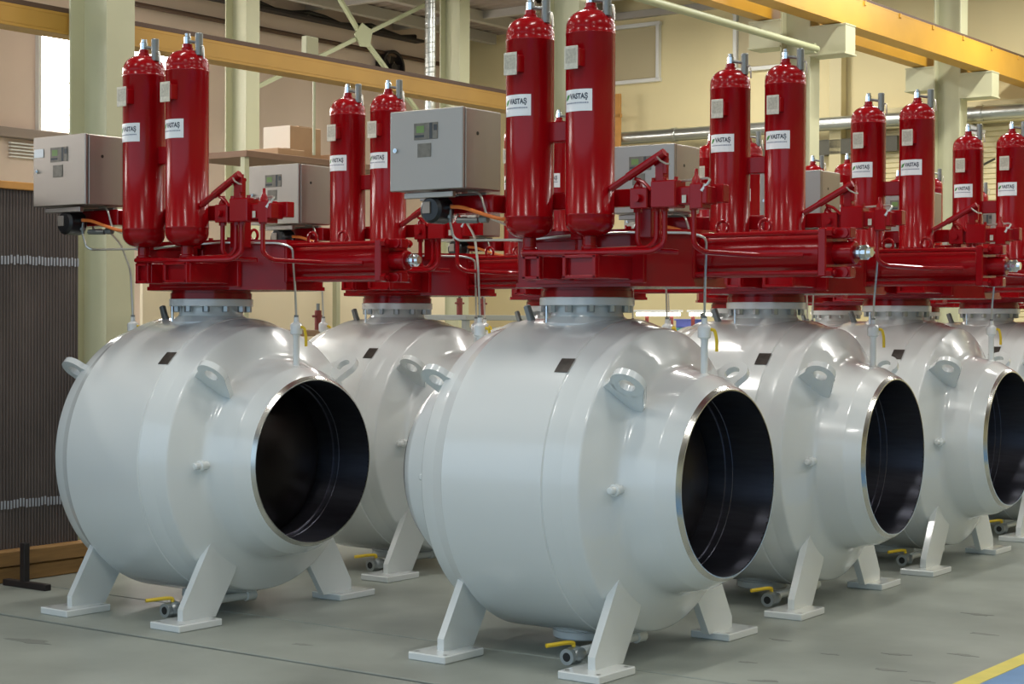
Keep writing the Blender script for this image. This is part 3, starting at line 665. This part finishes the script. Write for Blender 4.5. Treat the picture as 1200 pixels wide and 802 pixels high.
    for q in (.735, .80, .86): ob('cap_screw', MB().cyl((q, -.525, 2.375), (q, -.525, 2.395), .011, 6), R_, cb)
    ob('tag_plate', MB().box((.905, -.528, 2.288), (.022, .003, .036), 0), 'alu_plate', cb)
    ob('spring_pin', MB().tube([(.775, -.56, 2.49), (.80, -.57, 2.47), (.83, -.57, 2.455), (.85, -.57, 2.452)], .005, 6), 'stainless_tube', cb)
    ob('trip_wire', MB().tube([(.86, -.49, 2.376), (1.01, -.49, 2.384), (1.03, -.50, 2.375), (1.005, -.51, 2.335)], .006, 6, .015), 'stainless_tube', cb)
    ob('trip_nozzle', MB().cyl((1.012, -.505, 2.352), (.992, -.515, 2.322), .013, 8), 'stainless_tube', cb)
    # red pipework
    ob('red_pipe', MB().tube([(.63, -.50, 2.27), (.63, -.50, 2.09), (.655, -.48, 2.055), (.80, -.40, 2.045)], .013, 8, .04), R_, V)
    ob('red_pipe', MB().tube([(.738, -.50, 2.27), (.738, -.50, 2.10), (.70, -.51, 2.062), (.46, -.55, 2.055), (.372, -.55, 2.055)], .014, 8, .05), R_, V)
    ob('red_pipe', MB().tube([(.782, -.50, 2.27), (.782, -.50, 2.085), (.74, -.53, 2.045), (.42, -.60, 2.042), (.012, -.60, 2.05), (.012, -.56, 2.06)], .014, 8, .05), R_, V)
    ob('red_pipe', MB().tube([(.936, -.49, 2.27), (.936, -.49, 2.075), (.965, -.45, 2.04), (1.10, -.16, 2.03), (1.30, -.08, 2.03)], .013, 8, .05), R_, V)
    for q, yy in ((.63, -.50), (.738, -.50), (.782, -.50), (.936, -.49)): ob('pipe_union', MB().cyl((q, yy, 2.235), (q, yy, 2.262), .021, 6), R_, V)
    return V

V0 = build_valve()
spots = [  # x, y, small turn, label
    (0.395, 9.149, -.007, 'white ball valve with red actuator, the nearest and largest, front and centre'),
    (1.600, 10.921, .034, 'white ball valve with red actuator just right of the nearest valve'),
    (2.804, 12.664, .006, 'white ball valve in the right row, third from the camera, open end cut by frame'),
    (3.991, 14.524, .011, 'white ball valve in the right row, fourth, only its left half in view'),
    (5.180, 16.330, 0.0, 'farthest valve of the right row, only cabinet and flange seen behind the fourth'),
    (-1.812, 10.457, -.021, 'white ball valve with red actuator at far left, whole open end in view'),
    (-0.815, 12.310, -.013, 'white ball valve with red actuator between the far left and nearest valves'),
    (0.356, 13.886, .012, 'valve mostly hidden behind the nearest valve, its flange just left of the near flange'),
    (1.999, 15.303, 0.0, 'valve mostly hidden behind the second right-row valve, red tanks between its tanks'),
    (3.205, 17.162, -.020, 'valve mostly hidden behind the third right-row valve, tank beside its cabinet'),
    (4.369, 18.746, 0.0, 'valve mostly hidden behind the fourth right-row valve, small tank at its left'),
    (5.612, 20.262, 0.0, 'farthest valve of the left row, tank top peeping out near the right edge'),
]
for i, (x, y, dt, lab) in enumerate(spots):
    v = V0 if i == 0 else copy_tree(V0)
    v.matrix_world = Matrix.Translation((x, y, 0)) @ Matrix.Rotation(THETA + dt, 4, 'Z')
    tag(v, lab, 'valve', 'ball valves in two rows')
    if i == 5:      # a paper tag is stuck on the cabinet of the far left valve only
        cab = [c for c in v.children if c.name.startswith('control_cabinet')][0]
        ob('paper_tag', MB().box((-.675, -.7475, 2.69), (.085, .002, .05), 0), 'white_sticker', cab)
